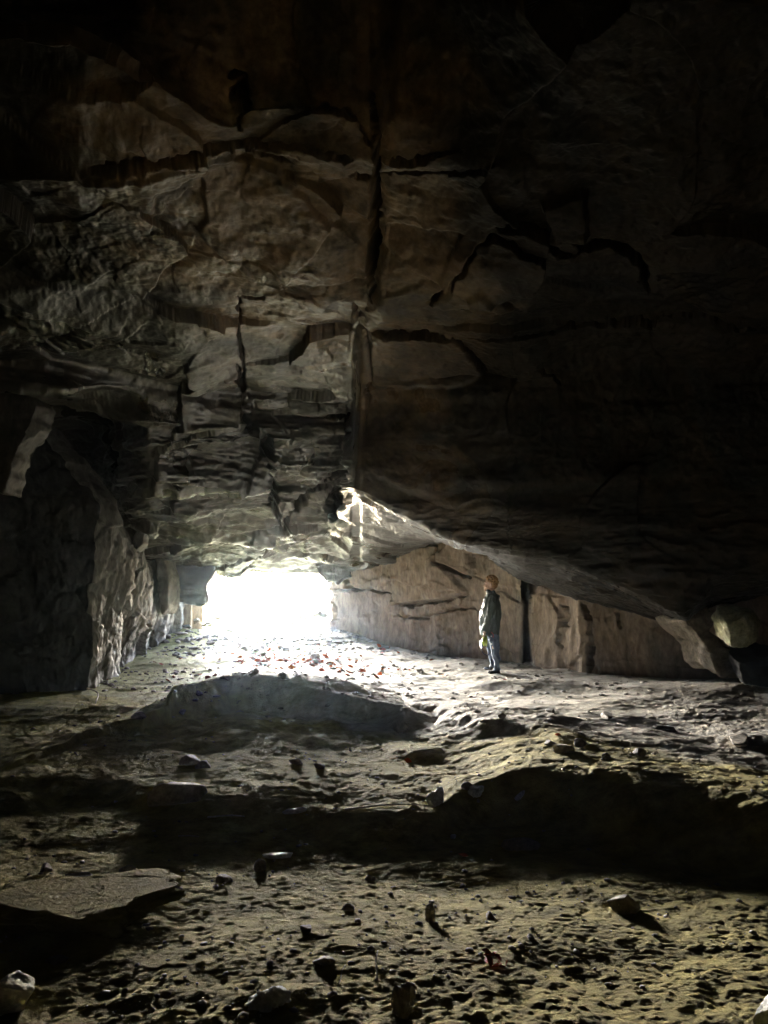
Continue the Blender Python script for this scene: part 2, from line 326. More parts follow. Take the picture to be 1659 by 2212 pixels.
PX, PY, D = loft(CR, us, along, 2.)
amp = sm(0, 300, PY)
D = D + 3.2*sm(840, 930, PY)*(1-sm(150, 330, PX))
W = U(PX, PY, D)
W = smooth2(W, (2, 2))
Nn = normals(smooth2(W, (6, 6)))
Q = W.copy()
isright = sm(755, 770, PX)
strat = fbm(np.stack([W[..., 0]*.35, W[..., 1]*.6, W[..., 2]*3.2], -1), 4, 71, .55)
bv, be = blocks(W[..., 0]+.25*fbm(W*.8, 2, 77), W[..., 1]+.7*W[..., 2]+.25*fbm(W*.8, 2, 78), 1.7, 1.15, 81, .13, .03)
bv2, be2 = blocks(W[..., 0]+.2*fbm(W*1.3, 2, 87), W[..., 1]+.5*W[..., 2]+.2*fbm(W*1.3, 2, 88), .7, .5, 91, .10, .01)
disp = .10*fbm(W*.7, 3, 61) + .05*strat*(1-.7*isright) + .015*fbm(W*3.2, 4, 65, .55) + .008*fbm(W*14, 3, 67)
disp = disp + bv*1.0 + bv2*(.5-.35*isright)
rid = fbm(np.stack([W[..., 0]*1.1, W[..., 1]*.9, W[..., 2]*2.5], -1), 4, 99, .5, True)
disp = disp - .035*np.maximum(0, rid-.3)*sm(860, 1000, PY)*(1-isright)
FE = [
 ([(805, 190), (806, 230), (812, 280), (815, 330), (808, 400), (808, 450), (806, 500), (800, 560), (806, 600), (812, 645)], 15, .55),
 ([(768, 640), (773, 700), (780, 760), (783, 800), (775, 855)], 20, .12),
 ([(760, 380), (775, 390), (800, 392)], 6, .2),
 ([(160, 376), (260, 364), (340, 350), (400, 338), (480, 330), (520, 326), (560, 322)], (16, 12), .35),
 ([(520, 326), (600, 322), (700, 332), (765, 342)], (12, 4), .25),
 ([(540, 345), (600, 352), (625, 362)], 6, .12),
 ([(508, 150), (510, 200), (514, 292)], 22, .4),
 ([(560, 235), (640, 237), (700, 229), (745, 240), (775, 270), (790, 300), (808, 312)], 6, .22),
 ([(815, 348), (880, 350), (920, 338), (1000, 322)], 8, .28),
 ([(815, 383), (900, 378), (1000, 362), (1085, 352)], (6, 3), .15),
 ([(1035, 520), (1070, 502), (1110, 506), (1130, 522), (1170, 530), (1205, 556), (1250, 545)], 9, .35),
 ([(1250, 545), (1300, 528), (1360, 545), (1390, 580), (1400, 640)], 13, .3),
 ([(1070, 482), (1130, 470), (1180, 490), (1205, 512)], 7, .2),
 ([(1200, 505), (1240, 520), (1262, 535)], 8, .2),
 ([(1035, 520), (1010, 560), (960, 612), (920, 650)], (8, 6), .12),
 ([(800, 716), (860, 712), (920, 708), (980, 706)], (5, 9), .25),
 ([(980, 706), (1010, 740), (1050, 790), (1045, 810)], 5, .15),
 ([(1000, 702), (1200, 706), (1330, 694), (1659, 694)], 5, .15),
 ([(515, 640), (518, 700), (522, 760), (530, 830)], 6, .12),
 ([(508, 765), (522, 830), (535, 900), (545, 935)], 16, .25),
 ([(560, 925), (580, 970), (590, 1040), (600, 1110), (606, 1135)], 20, .35),
 ([(752, 1012), (735, 1030), (700, 1055), (660, 1085), (635, 1105), (615, 1140), (575, 1185), (535, 1225)], (16, 10), .45),
 ([(725, 1070), (730, 1100), (722, 1130)], 10, .3),
 ([(765, 640), (768, 760), (764, 870)], 5, .1),
 ([(1165, 770), (1190, 800), (1215, 830)], 5, .12),
 ([(520, 640), (545, 645), (575, 630)], 5, .1),
 ([(380, 1240), (520, 1242)], 5, .1),
]
lay = fbm(np.stack([W[..., 0]*.9, W[..., 1]*1.4, W[..., 2]*7.], -1), 4, 103, .55)
LM = sm(860, 1000, PY)*np.clip((1-isright)+sm(1060, 1100, PY)*.6, 0, 1)
disp = disp + .05*lay*LM + .03*np.floor(lay*3)/3*LM
al = W[..., 0]*.88-W[..., 1]*.47; ac = W[..., 0]*.47+W[..., 1]*.88
disp = disp - .06*np.maximum(0, fbm(np.stack([al*.7, ac*3.5, W[..., 2]*3], -1), 4, 133, .6, True)-.1)*sm(735, 765, PX)*sm(1060, 1100, PY)
disp = disp + fissures(PX, PY, D, None, FE)
# slabs that hang a little lower or higher, outlines traced
for poly, h in [([(170, 395), (460, 345), (600, 370), (800, 545), (790, 590), (600, 606), (520, 580), (420, 500), (300, 460)], -.06),
                ([(330, 400), (440, 390), (445, 470), (420, 500), (330, 470)], .05),
                ([(920, 650), (1040, 590), (1115, 655)], -.07),
                ([(1170, 430), (1268, 412), (1266, 510), (1210, 520)], -.10),
                ([(800, 716), (980, 706), (1050, 800), (1000, 830), (800, 840)], -.06),
                ([(830, 490), (1000, 500), (950, 600), (830, 640)], .04)]:
    mm = in_poly(PX+3*fbm(P3(PX*.05, PY*.05), 2, 8), PY+3*fbm(P3(PX*.05, PY*.05, 4.), 2, 8), poly).astype(float)
    disp = disp + h*smooth2(mm, (2, 2))
disp *= 1-.6*sm(1222, 1245, PY)*(PX < 760)*(PX > 430)
disp *= 1-.85*sm(756, 761, PX)*(1-sm(777, 784, PX))*sm(680, 700, PY)
disp *= 1-.55*sm(735, 765, PX)*sm(1030, 1070, PY)
W = W + Nn*disp[..., None]
# extend: vault continues behind the camera and down the sides
top = W[0]; extra = []
for k, (yy, zz) in enumerate([(-9, 3.5), (-6, 5.0), (-3, 5.8), (-.5, 6.3), (2.5, 6.4)]):
    xs = np.linspace(-9.5, 9.5, W.shape[1]); e = np.stack([xs, np.full_like(xs, yy), zz-3.2*(np.abs(xs)/9.5)**4], -1)
    extra.append(e)
W = np.concatenate([np.array(extra), W], 0)
def side(cols_x, sgn):
    out = []
    edge = W[:, 0] if sgn < 0 else W[:, -1]
    for k in range(1, 9):
        t = k/8.; e = edge.copy(); e[:, 0] += sgn*(3*math.sin(t*1.57)); e[:, 2] = edge[:, 2]*(1-t)+(-.5)*t
        e += .2*np.stack([vn(e*.8, 3), vn(e*.8, 4), vn(e*.8, 5)], -1); out.append(e)
    return out
L_ = side(0, -1)[::-1]; R_ = side(0, 1)
W = np.concatenate([np.stack(L_, 1), W, np.stack(R_, 1)], 1)
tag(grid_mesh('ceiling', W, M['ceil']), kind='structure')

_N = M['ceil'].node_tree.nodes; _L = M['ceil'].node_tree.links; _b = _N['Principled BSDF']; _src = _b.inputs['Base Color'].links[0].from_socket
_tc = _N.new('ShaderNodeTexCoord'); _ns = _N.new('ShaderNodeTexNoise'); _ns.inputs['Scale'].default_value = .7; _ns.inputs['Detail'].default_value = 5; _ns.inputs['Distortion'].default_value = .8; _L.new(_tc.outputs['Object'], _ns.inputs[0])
# dry tan patches between damp rock, ragged edges; roof's shade painted into the darkening
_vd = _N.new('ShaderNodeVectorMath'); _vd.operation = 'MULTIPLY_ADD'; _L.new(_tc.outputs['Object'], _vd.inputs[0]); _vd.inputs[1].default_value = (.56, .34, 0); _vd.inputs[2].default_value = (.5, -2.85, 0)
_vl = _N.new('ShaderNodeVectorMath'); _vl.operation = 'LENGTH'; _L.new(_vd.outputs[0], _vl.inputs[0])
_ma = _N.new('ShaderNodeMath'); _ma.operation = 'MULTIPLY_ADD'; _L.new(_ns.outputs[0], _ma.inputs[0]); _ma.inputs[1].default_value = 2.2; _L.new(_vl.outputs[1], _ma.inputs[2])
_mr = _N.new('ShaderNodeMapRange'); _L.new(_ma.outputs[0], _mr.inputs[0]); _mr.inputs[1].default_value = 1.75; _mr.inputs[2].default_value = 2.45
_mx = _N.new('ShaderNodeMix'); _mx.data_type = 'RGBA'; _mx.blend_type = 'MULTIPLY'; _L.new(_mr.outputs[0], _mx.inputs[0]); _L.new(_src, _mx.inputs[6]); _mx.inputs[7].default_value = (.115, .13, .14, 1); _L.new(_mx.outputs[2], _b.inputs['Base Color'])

_rr = _N.new('ShaderNodeMapRange'); _L.new(_ns.outputs[0], _rr.inputs[0]); _rr.inputs[1].default_value = .35; _rr.inputs[2].default_value = .65; _rr.inputs[3].default_value = .24; _rr.inputs[4].default_value = .48; _L.new(_rr.outputs[0], _b.inputs['Roughness'])
_sy = _N.new('ShaderNodeSeparateXYZ'); _L.new(_tc.outputs['Object'], _sy.inputs[0])
_sm = _N.new('ShaderNodeMath'); _sm.operation = 'MULTIPLY_ADD'; _L.new(_sy.outputs[0], _sm.inputs[0]); _sm.inputs[1].default_value = -1.2; _L.new(_sy.outputs[1], _sm.inputs[2])
_sr = _N.new('ShaderNodeMapRange'); _L.new(_sm.outputs[0], _sr.inputs[0]); _sr.inputs[1].default_value = 8; _sr.inputs[2].default_value = 10.5; _sr.inputs[3].default_value = .08; _sr.inputs[4].default_value = .75; _L.new(_sr.outputs[0], _b.inputs['Specular IOR Level'])
# left wall: a camera-facing bluff, then grazed ribs running back to the mouth (columns traced top to bottom)
def vloft(cols, y0, y1, stepy, n_between, amp=1., seed=0, feats=(), strat_dir=(1.8, 1.8, .9), blk=.55):
    vs = np.arange(y0, y1+1, stepy)
    PYv, PXv, Dv = loft([[(p[1], p[0], p[2]) for p in c] for c in cols], vs, n_between, 1)[0:3]
    PXv, PYv = PXv, PYv
    Wv = U(PXv, PYv, Dv); Wv = smooth2(Wv, (2, 2)); Nv = normals(smooth2(Wv, (5, 5)))
    a = np.array(strat_dir)
    dp = amp*(.09*fbm(Wv*.9, 3, seed) + .05*fbm(Wv*a, 4, seed+7) + .02*fbm(Wv*a*4, 3, seed+9, .5, True) + .012*fbm(Wv*9, 3, seed+5))
    hb, he = blocks(Wv[..., 0]*.8+Wv[..., 1]+.3*fbm(Wv, 2, seed+31), Wv[..., 2]+.2*fbm(Wv, 2, seed+33), 1.3, .95, seed+40, .22, .09); hb2, he2 = blocks(Wv[..., 0]*.8+Wv[..., 1], Wv[..., 2]+.1*fbm(Wv*2, 2, seed+34), .5, .42, seed+50, .2, .03)
    dp = dp + amp*blk*(hb+hb2)
    if feats: dp = dp + fissures(PXv, PYv, Dv, None, feats, seed)
    return PXv, PYv, Wv, Nv, dp
def c_(d, *pts): return [(x, y, d + (dd[0] if dd else 0)) for x, y, *dd in pts]
LW = [
 c_(7.5, (-900, 500), (-900, 1900)), c_(10., (-300, 500), (-300, 1900)), c_(12.3, (60, 500), (40, 1000), (40, 1900)),
 c_(13., (20, 500), (60, 800), (75, 880), (110, 960), (150, 1030), (212, 1095), (205, 1180), (203, 1300), (200, 1400), (190, 1480), (180, 1600)),
 c_(13.3, (30, 500), (72, 800), (95, 870), (135, 950), (185, 1030), (245, 1110), (240, 1180), (225, 1260), (222, 1350), (205, 1440), (195, 1600)),
 c_(14.4, (40, 500), (80, 800), (100, 870), (145, 950), (200, 1035), (250, 1110), (272, 1200), (262, 1350), (235, 1450), (225, 1600)),
 c_(16.6, (60, 500), (100, 800), (120, 870), (160, 950), (220, 1035), (262, 1110), (283, 1215), (270, 1330), (262, 1430), (255, 1600)),
 c_(16.9, (80, 500), (120, 800), (140, 870), (180, 950), (240, 1035), (280, 1130), (300, 1230), (290, 1330), (275, 1430), (262, 1600)),
 c_(18.3, (100, 500), (130, 800), (150, 870), (200, 950), (260, 1035), (300, 1150), (322, 1250), (328, 1320), (300, 1400), (290, 1600)),
 c_(20.4, (100, 500), (140, 800), (160, 870), (220, 950), (280, 1035), (310, 1150), (330, 1250), (334, 1320), (318, 1390), (300, 1600)),
 c_(20.8, (120, 500), (150, 800), (180, 870), (240, 950), (300, 1035), (340, 1150), (356, 1250), (352, 1320), (342, 1375), (330, 1600)),
 c_(22.4, (120, 500), (160, 800), (200, 870), (260, 950), (320, 1035), (350, 1150), (366, 1250), (370, 1320), (362, 1365), (350, 1600)),
 c_(24.6, (200, 500), (200, 870), (340, 1035), (370, 1150), (410, 1250), (410, 1320), (408, 1350), (400, 1600)),
]
LW_AX = 0
_, _, Wl, Nl, dl = vloft(LW, 500, 1640, 3., [40, 40, 70, 14, 34, 40, 22, 34, 34, 26, 26, 34], 1., 120)
_n = 150; Wl = Wl+Nl*dl[..., None]
print('LW', Wl.shape)
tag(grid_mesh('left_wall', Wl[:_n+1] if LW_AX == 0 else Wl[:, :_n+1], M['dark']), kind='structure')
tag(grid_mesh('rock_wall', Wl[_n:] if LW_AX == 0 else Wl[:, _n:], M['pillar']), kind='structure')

RW = [c_(25.6, (700, 900), (702, 1700)), c_(24., (700, 900), (704, 1230), (712, 1262), (703, 1275), (716, 1284), (708, 1310), (716, 1330), (704, 1345), (712, 1700)), c_(23.4, (738, 900), (738, 1700)), c_(21.2, (850, 900), (850, 1700)), c_(19.4, (950, 900), (950, 1700)),
      c_(17.6, (1090, 900), (1090, 1700)), c_(17.0, (1128, 900), (1128, 1700)), c_(17.9, (1142, 900), (1142, 1700)), c_(16.6, (1160, 900), (1160, 1700)), c_(14.6, (1250, 900), (1250, 1700)), c_(13.6, (1380, 900), (1380, 1700)),
      c_(13., (1500, 900), (1500, 1700)), c_(12.4, (1700, 900), (1700, 1700)), c_(11.5, (2200, 900), (2200, 1700)), c_(9, (3000, 900), (3000, 1700))]
RF = [([(712, 1276), (760, 1272), (845, 1278)], 6, .25), ([(845, 1205), (847, 1305)], 6, .2), ([(848, 1308), (900, 1306), (960, 1296), (1010, 1282)], 7, .2),
      ([(1028, 1190), (1026, 1245), (1060, 1262)], 5, .06), ([(960, 1180), (958, 1215), (1000, 1244), (1026, 1246)], 6, .2), ([(845, 1330), (900, 1340), (940, 1325), (990, 1312), (1040, 1318)], 4, .12),
      ([(945, 1330), (950, 1420)], 4, .1), ([(1260, 1300), (1275, 1340), (1270, 1480)], 8, .2), ([(1210, 1300), (1215, 1400)], 5, .1), ([(720, 1285), (725, 1350)], 5, .1),
      ([(1330, 1310), (1340, 1360)], 6, .15), ([(745, 1240), (748, 1275)], 4, .15)]
PXr, PYr, Wr, Nr, dr = vloft(RW, 1090, 1560, 2., [10, 20, 60, 55, 70, 20, 8, 12, 50, 60, 50, 60, 60, 40], .6, 160, RF, (1.6, 1.6, .9))
for poly, h in [([(847, 1180), (955, 1180), (960, 1215), (1010, 1280), (960, 1295), (848, 1305)], -.16), ([(958, 1170), (1030, 1180), (1026, 1245), (960, 1215)], -.22),
                ([(1040, 1200), (1125, 1200), (1128, 1275), (1060, 1262)], -.05), ([(1142, 1280), (1210, 1290), (1215, 1500), (1142, 1500)], -.06)]:
    mm = in_poly(PXr+2*fbm(P3(PXr*.05, PYr*.05), 2, 8), PYr, poly).astype(float); dr = dr + h*smooth2(mm, (1, 1))
orr = grid_mesh('right_wall', Wr+Nr*dr[..., None], M['wall']); tag(orr, kind='structure')

# the hill the cave is cut in: roof, back and flanks behind the visible rock, and the cliff round the mouth
def slab(bm, x0, x1, y0, y1, z0, z1):
    r = bmesh.ops.create_cube(bm, size=1); 
    for v in r['verts']: v.co = ((x0+x1)/2+v.co.x*(x1-x0), (y0+y1)/2+v.co.y*(y1-y0), (z0+z1)/2+v.co.z*(z1-z0))
bm = bmesh.new()
slab(bm, -22, 22, -11, 25.3, 7.2, 9.5); slab(bm, -22, 22, -13, -10.6, -2, 9.4); slab(bm, -24, -16, -12, 25.2, -2, 9.3); slab(bm, 16, 24, -12, 25.2, -2, 9.3)
slab(bm, -23, -6.05, 24.3, 25.6, -2, 9.2); slab(bm, -1.62, 23, 24.4, 25.6, -2, 9.2); slab(bm, -6.2, -1.5, 24.5, 25.7, 2.45, 9.1)
slab(bm, -30, -16, 25.25, 45, -8, 9.15)
bmesh.ops.create_cube(bm, size=1, matrix=Matrix.Translation((-10.6, 30.6, 2)) @ Matrix.Rotation(math.radians(28), 4, 'Z') @ Matrix.Diagonal((3, 15, 22, 1)))  # added slab, unseen outside the mouth, keeps skylight off the right wall
tag(bm_obj('hill', bm, M['wall'], smooth=False), kind='structure')

# moss and algae creep over the soil along the foot of the left wall
_m = M['soil']; _N = _m.node_tree.nodes; _L = _m.node_tree.links
_b = _N['Principled BSDF']; _src = _b.inputs['Base Color'].links[0].from_socket
_tc = _N.new('ShaderNodeTexCoord'); _sx = _N.new('ShaderNodeSeparateXYZ'); _L.new(_tc.outputs['Object'], _sx.inputs[0])
_ns = _N.new('ShaderNodeTexNoise'); _ns.inputs['Scale'].default_value = .9; _ns.inputs['Detail'].default_value = 7; _L.new(_tc.outputs['Object'], _ns.inputs[0])
_m1 = _N.new('ShaderNodeMath'); _m1.operation = 'MULTIPLY_ADD'; _L.new(_ns.outputs[0], _m1.inputs[0]); _m1.inputs[1].default_value = 6; _L.new(_sx.outputs[0], _m1.inputs[2])
_mr = _N.new('ShaderNodeMapRange'); _L.new(_m1.outputs[0], _mr.inputs[0]); _mr.inputs[1].default_value = 2.2; _mr.inputs[2].default_value = -1.2
_mr.inputs[3].default_value = 0; _mr.inputs[4].default_value = .9
_mx = _N.new('ShaderNodeMix'); _mx.data_type = 'RGBA'; _mx.blend_type = 'MULTIPLY'; _L.new(_mr.outputs[0], _mx.inputs[0]); _L.new(_src, _mx.inputs[6])
_mx.inputs[7].default_value = (.74, .86, .36, 1); _L.new(_mx.outputs[2], _b.inputs['Base Color'])

# ------------------------------------------------------------------ stones
def rock_bm(seed, sx, sy, sz, sub=4, cuts=9, rough=.10, flat=0.):
    rnd = random.Random(seed); bm = bmesh.new(); bmesh.ops.create_icosphere(bm, subdivisions=sub, radius=1)
    V = np.array([v.co[:] for v in bm.verts])
    for k in range(cuts):
        n = np.array([rnd.gauss(0, 1), rnd.gauss(0, 1), rnd.gauss(0, 1)]); n /= np.linalg.norm(n); c = rnd.uniform(.40, .80)
        dd = np.maximum(V@n-c, 0); V = V-n*dd[:, None]*.93
    o = seed*3.17
    V = V*(1+rough*fbm(V*1.3+o, 3, 7)+rough*.35*fbm(V*5+o, 3, 9))[:, None]
    V = V*np.array([sx, sy, sz]) 
    if flat: V[:, 2] = np.minimum(V[:, 2], sz*flat+.03*sz*fbm(V*6/sx+o, 2, 4))
    for v, c in zip(bm.verts, V): v.co = c
    return bm
def rock(label, p, sx, sy, sz, seed, mat='stone', rz=0., name='rock', group=None, sink=.35, cuts=9, flat=0., tilt=(0, 0), cat='rock', sub=4, rough=.1):
    bm = rock_bm(seed, sx, sy, sz, sub, cuts, rough, flat)
    bmesh.ops.translate(bm, vec=(0, 0, sz*(1-2*sink)), verts=bm.verts)
    o = bm_obj(name, bm, M[mat]); o.location = p; o.rotation_euler = (tilt[0], tilt[1], rz)
    return tag(o, label, cat, group)
def at(px, py, d): return Vector(U(px, py, d).tolist())

# hanging block that closes the left of the mouth
def block_thing(name, label, cat, corners, d0, d1, mat, seed, amp=.05, n=26):
    """angular mass with a traced front outline (photo coords) at distance d0, running back to d1"""
    out = []
    m = len(corners); F0 = U([c[0] for c in corners], [c[1] for c in corners], [c[2] if len(c) > 2 else d0 for c in corners])
    bm = bmesh.new(); f = [bm.verts.new(p) for p in F0]; back = [bm.verts.new((p[0], p[1]+d1-d0, p[2])) for p in F0]
    bm.faces.new(f[::-1]); bm.faces.new(back)
    for i in range(m): bm.faces.new((f[i], f[(i+1) % m], back[(i+1) % m], back[i]))
    bmesh.ops.recalc_face_normals(bm, faces=bm.faces); bmesh.ops.triangulate(bm, faces=bm.faces)
    o = bm_obj(name, bm, M[mat], smooth=True)
    rm = o.modifiers.new('r', 'REMESH'); rm.mode = 'VOXEL'; ext = max((F0.max(0)-F0.min(0)).max(), d1-d0); rm.voxel_size = ext/n/2
    bpy.context.view_layer.update(); me = bpy.data.meshes.new_from_object(o.evaluated_get(bpy.context.evaluated_depsgraph_get()))
    o.modifiers.clear(); o.data = me
    V = np.empty(len(me.vertices)*3); me.vertices.foreach_get('co', V); V = V.reshape(-1, 3)
    Nn = np.empty(len(me.vertices)*3); me.vertices.foreach_get('normal', Nn); Nn = Nn.reshape(-1, 3)
    V = V + Nn*(amp*(fbm(V*1.6+seed, 3, 5)+.5*fbm(V*5+seed, 3, 6)+.6*fbm(V*np.array([2, 2, 9.]), 3, 8)))[:, None]
    me.vertices.foreach_set('co', V.ravel()); me.update()
    me.polygons.foreach_set('use_smooth', np.ones(len(me.polygons), bool))
    if not me.materials: me.materials.append(M[mat])
    return tag(o, label, cat)
block_thing('hanging_block', 'dark square rock block hanging from the roof at the left edge of the bright mouth', 'rock block',
            [(356, 1190), (478, 1190), (462, 1240), (448, 1262), (449, 1300), (436, 1308), (400, 1305), (362, 1296)], 21.6, 23.8, 'ceil', 3, .03)
block_thing('rock_nub', 'dark nub of rock hanging from the roof at the upper left of the bright mouth', 'rock nub',
            [(452, 1205), (560, 1205), (552, 1228), (532, 1232), (520, 1246), (496, 1250), (474, 1240), (458, 1246)], 22.4, 23.6, 'ceil', 13, .02)
block_thing('rock_nub', 'jagged corner of rock at the upper right of the bright mouth', 'rock nub',
            [(676, 1205), (760, 1205), (756, 1246), (740, 1250), (726, 1262), (716, 1254), (704, 1258), (690, 1242)], 22.4, 23.4, 'pillar', 14, .02)
block_thing('rock_spur', 'thin pale spur of rock beside the hanging dark block', 'rock spur',
            [(333, 1180), (350, 1178), (366, 1250), (362, 1310), (350, 1330), (338, 1250)], 20.2, 21.4, 'pillar', 9, .03)
block_thing('rock_fin', 'small lit fin of rock under the roof above the left pillars', 'rock fin',
            [(305, 1130), (312, 1150), (308, 1175), (282, 1200), (288, 1160)], 16.6, 17.0, 'pillar', 19, .012)
block_thing('rock_fang', 'grey fang of rock hanging down at the far left edge of the picture', 'rock fang',
            [(-60, 850), (60, 850), (82, 872), (70, 910), (30, 990), (4, 1062), (-10, 1060), (-60, 1000)], 9.6, 10.1, 'pillar', 29, .04)
block_thing('boulder', 'tan jagged rock below and left of the pale green boulder', 'boulder',
            [(1478, 1340), (1500, 1325), (1532, 1306), (1545, 1335), (1535, 1362), (1565, 1400), (1610, 1425), (1668, 1405), (1668, 1422), (1620, 1436), (1585, 1440), (1562, 1456), (1545, 1440), (1530, 1395), (1508, 1375), (1490, 1355)], 11.2, 12.4, 'tan', 49, .04)

rock('angular boulder with pale yellow green face at the far right end of the wall', at(1594, 1352, 10.6), .50, .42, .52, 617, 'moss', .9, name='boulder', cat='boulder', sink=.5, cuts=18, rough=.16, tilt=(.3, -.35), sub=5)
rock('dark boulder in the shade under the pale green boulder at the far right', at(1640, 1455, 10.9), .72, .55, .50, 613, 'dark', .9, name='boulder', cat='boulder', sink=.5, cuts=18, rough=.18, sub=5)
# rocks piled at the mouth and on the floor (photo position of the base, half sizes in metres)
RK = [
 (500, 1366, .22, .15, .12, 'dark rock lying alone in front of the bright cave mouth'),
 (448, 1352, .20, .16, .12, 'rock left of the lone dark rock at the mouth'),
 (424, 1344, .17, .15, .11, 'rock at the foot of the wall under the hanging block'),
 (404, 1356, .15, .13, .09, 'low rock beside the foot of the left wall under the hanging block'),
 (470, 1340, .24, .18, .12, 'flat rock in the glare just right of the hanging block'),
 (628, 1330, .30, .26, .20, 'upper block of the rock steps at the right side of the mouth'),
 (662, 1340, .38, .3, .25, 'large block of the rock steps against the right side of the mouth'),
 (692, 1342, .30, .26, .33, 'tallest block of the rock steps at the corner of the right wall'),
 (640, 1352, .30, .22, .13, 'lowest block of the rock steps at the mouth'),
 (600, 1345, .22, .18, .10, 'outermost low block of the rock steps in the glare'),
 (672, 1312, .34, .3, .18, 'block on top of the rock steps in the mouth glare'),
 (722, 1362, .16, .13, .09, 'rock at the foot of the right wall next to the mouth'),
 (768, 1378, .13, .11, .07, 'small rock at the foot of the right wall near the mouth'),
 (680, 1424, .17, .13, .12, 'round grey rock among the orange leaves'),
 (535, 1400, .14, .10, .07, 'grey rock at the left edge of the orange leaves'),
 (575, 1392, .11, .09, .06, 'small rock behind the orange leaves'),
 (610, 1380, .12, .10, .07, 'small rock between the mouth and the orange leaves'),
 (455, 1392, .13, .10, .06, 'rock on the mossy floor below the hanging block'),
 (395, 1400, .14, .1, .06, 'rock on the mossy floor close to the left pillars'),
 (908, 1452, .10, .08, .05, 'small dark rock on the pale floor left of the standing person'),
 (850, 1440, .08, .06, .04, 'pebble sized rock right of the orange leaves'),
 (1190, 1538, .07, .06, .03, 'small dark rock on the pale floor in front of the person'),
 (1085, 1552, .05, .045, .045, 'small knob of rock on the crest of the near bank'),
 (1310, 1550, .16, .10, .05, 'dark low rock on the bright floor right of the person'),
 (1440, 1580, .13, .09, .05, 'dark low rock farther right on the bright floor'),
 (1600, 1602, .30, .12, .06, 'long dark rock at the right edge of the bright floor'),
 (1110, 1690, .0, .0, .0, ''),
]
for i, (px, py, a, b, c, lab) in enumerate(RK):
    if not lab: continue
    p = G(px, py); rock(lab, p, a*1.1, b, c*(.7 if i in (5, 6, 7, 8, 9, 10) else 1), 300+i, 'pale' if i in (5, 6, 7, 8, 9, 10) else 'stone' if i % 3 else 'pillar', i*1.3 if i > 11 else .2*(i % 3), sink=.25, cuts=16, rough=.05)
rock('wedge shaped pale rock with a rough face on the dark edge of the near step', G(940, 1738), .075, .06, .09, 401, 'pale', .4, tilt=(0, .35), sub=5, rough=.2)
rock('flat topped pale rock right of the wedge shaped rock', G(1024, 1716), .085, .06, .06, 402, 'pale', .1, flat=.5, sub=5, rough=.2)
rock('small tilted chip of pale stone right of the flat topped rock', G(1125, 1722), .06, .025, .022, 403, 'pale', .5, tilt=(0, -.5))
rock('upright round topped stone casting a long shadow at the bottom of the picture', G(872, 2200), .042, .05, .10, 404, 'stone', .5, sink=.25, cuts=13, sub=5, flat=.75, tilt=(0, .12), rough=.16)
rock('small knob shaped stone with a thin shadow above the upright stone', G(928, 1990), .028, .028, .05, 405, 'stone', .2, sink=.25, cuts=5)
rock('low stone with a broad shadow on the right of the near floor', G(1345, 1965), .09, .06, .055, 406, 'stone', .4, sink=.3)
rock('low domed stone below the chip of pale stone', G(1125, 1830), .12, .08, .05, 407, 'stone', .1, sink=.45, cuts=3)
rock('rounded stone half buried in the shaded hollow left of centre', G(483, 1905), .085, .07, .05, 408, 'stone', .1, sink=.5, cuts=14)
rock('small leaning stone right of the half buried round stone', G(558, 1880), .04, .03, .045, 409, 'stone', .5, tilt=(0, .4))
rock('big rounded stone on the shaded step at the left', G(380, 1730), .2, .14, .12, 410, 'stone', .1, sink=.35, cuts=4)
rock('broad flat slab with a lit top and black underside at the left edge', G(90, 1975), .50, .34, .075, 411, 'soil', .05, name='slab', flat=.3, cat='slab', sink=.2, sub=6, rough=.3, cuts=6)
rock('small flat slab leaning on the back of the broad slab', G(285, 1900), .07, .04, .075, 412, 'stone', .3, name='slab', cat='slab')
rock('long low bar of stone right of the broad slab', G(325, 1925), .17, .05, .038, 413, 'stone', .2, flat=.6)
rock('small stone in front of the long low bar of stone', G(313, 1955), .035, .035, .038, 414, 'pale', .3)
rock('pale topped rock cut off by the bottom left corner of the picture', G(15, 2195), .10, .07, .11, 415, 'pale', .3, sink=.2, sub=5)
rock('white crumbly rock flush with the soil near the bottom', G(578, 2165), .085, .065, .05, 416, 'pale', .3, sink=.66, sub=5, rough=.25, cuts=4)
rock('pale rock cut off by the bottom right corner of the picture', G(1655, 2225), .06, .06, .1, 417, 'pale', .2, sink=.2, tilt=(.1, .3))
rock('thin slab with a bright broken edge in the shaded hollow', G(610, 1852), .11, .05, .018, 418, 'pale', -.04, name='slab', flat=.6, cat='slab', sink=.2, cuts=8)
rock('thin slab with a white edge above the hollow left of the wedge shaped rock', G(645, 1755), .10, .04, .02, 419, 'pale', .15, name='slab', flat=.7, cat='slab', sink=.1, tilt=(0, -.12))
rock('dark stone poking from the lit slope of the near bank', G(870, 1580), .12, .09, .10, 420, 'stone', .1, sink=.4)
rock('flat dark stone right of the stone poking from the near bank', G(1050, 1562), .10, .05, .03, 421, 'stone', .1)
rock('small pale stone on the shaded right slope of the bank', G(980+0, 1810), .02, .02, .02, 422, 'pale', .1)
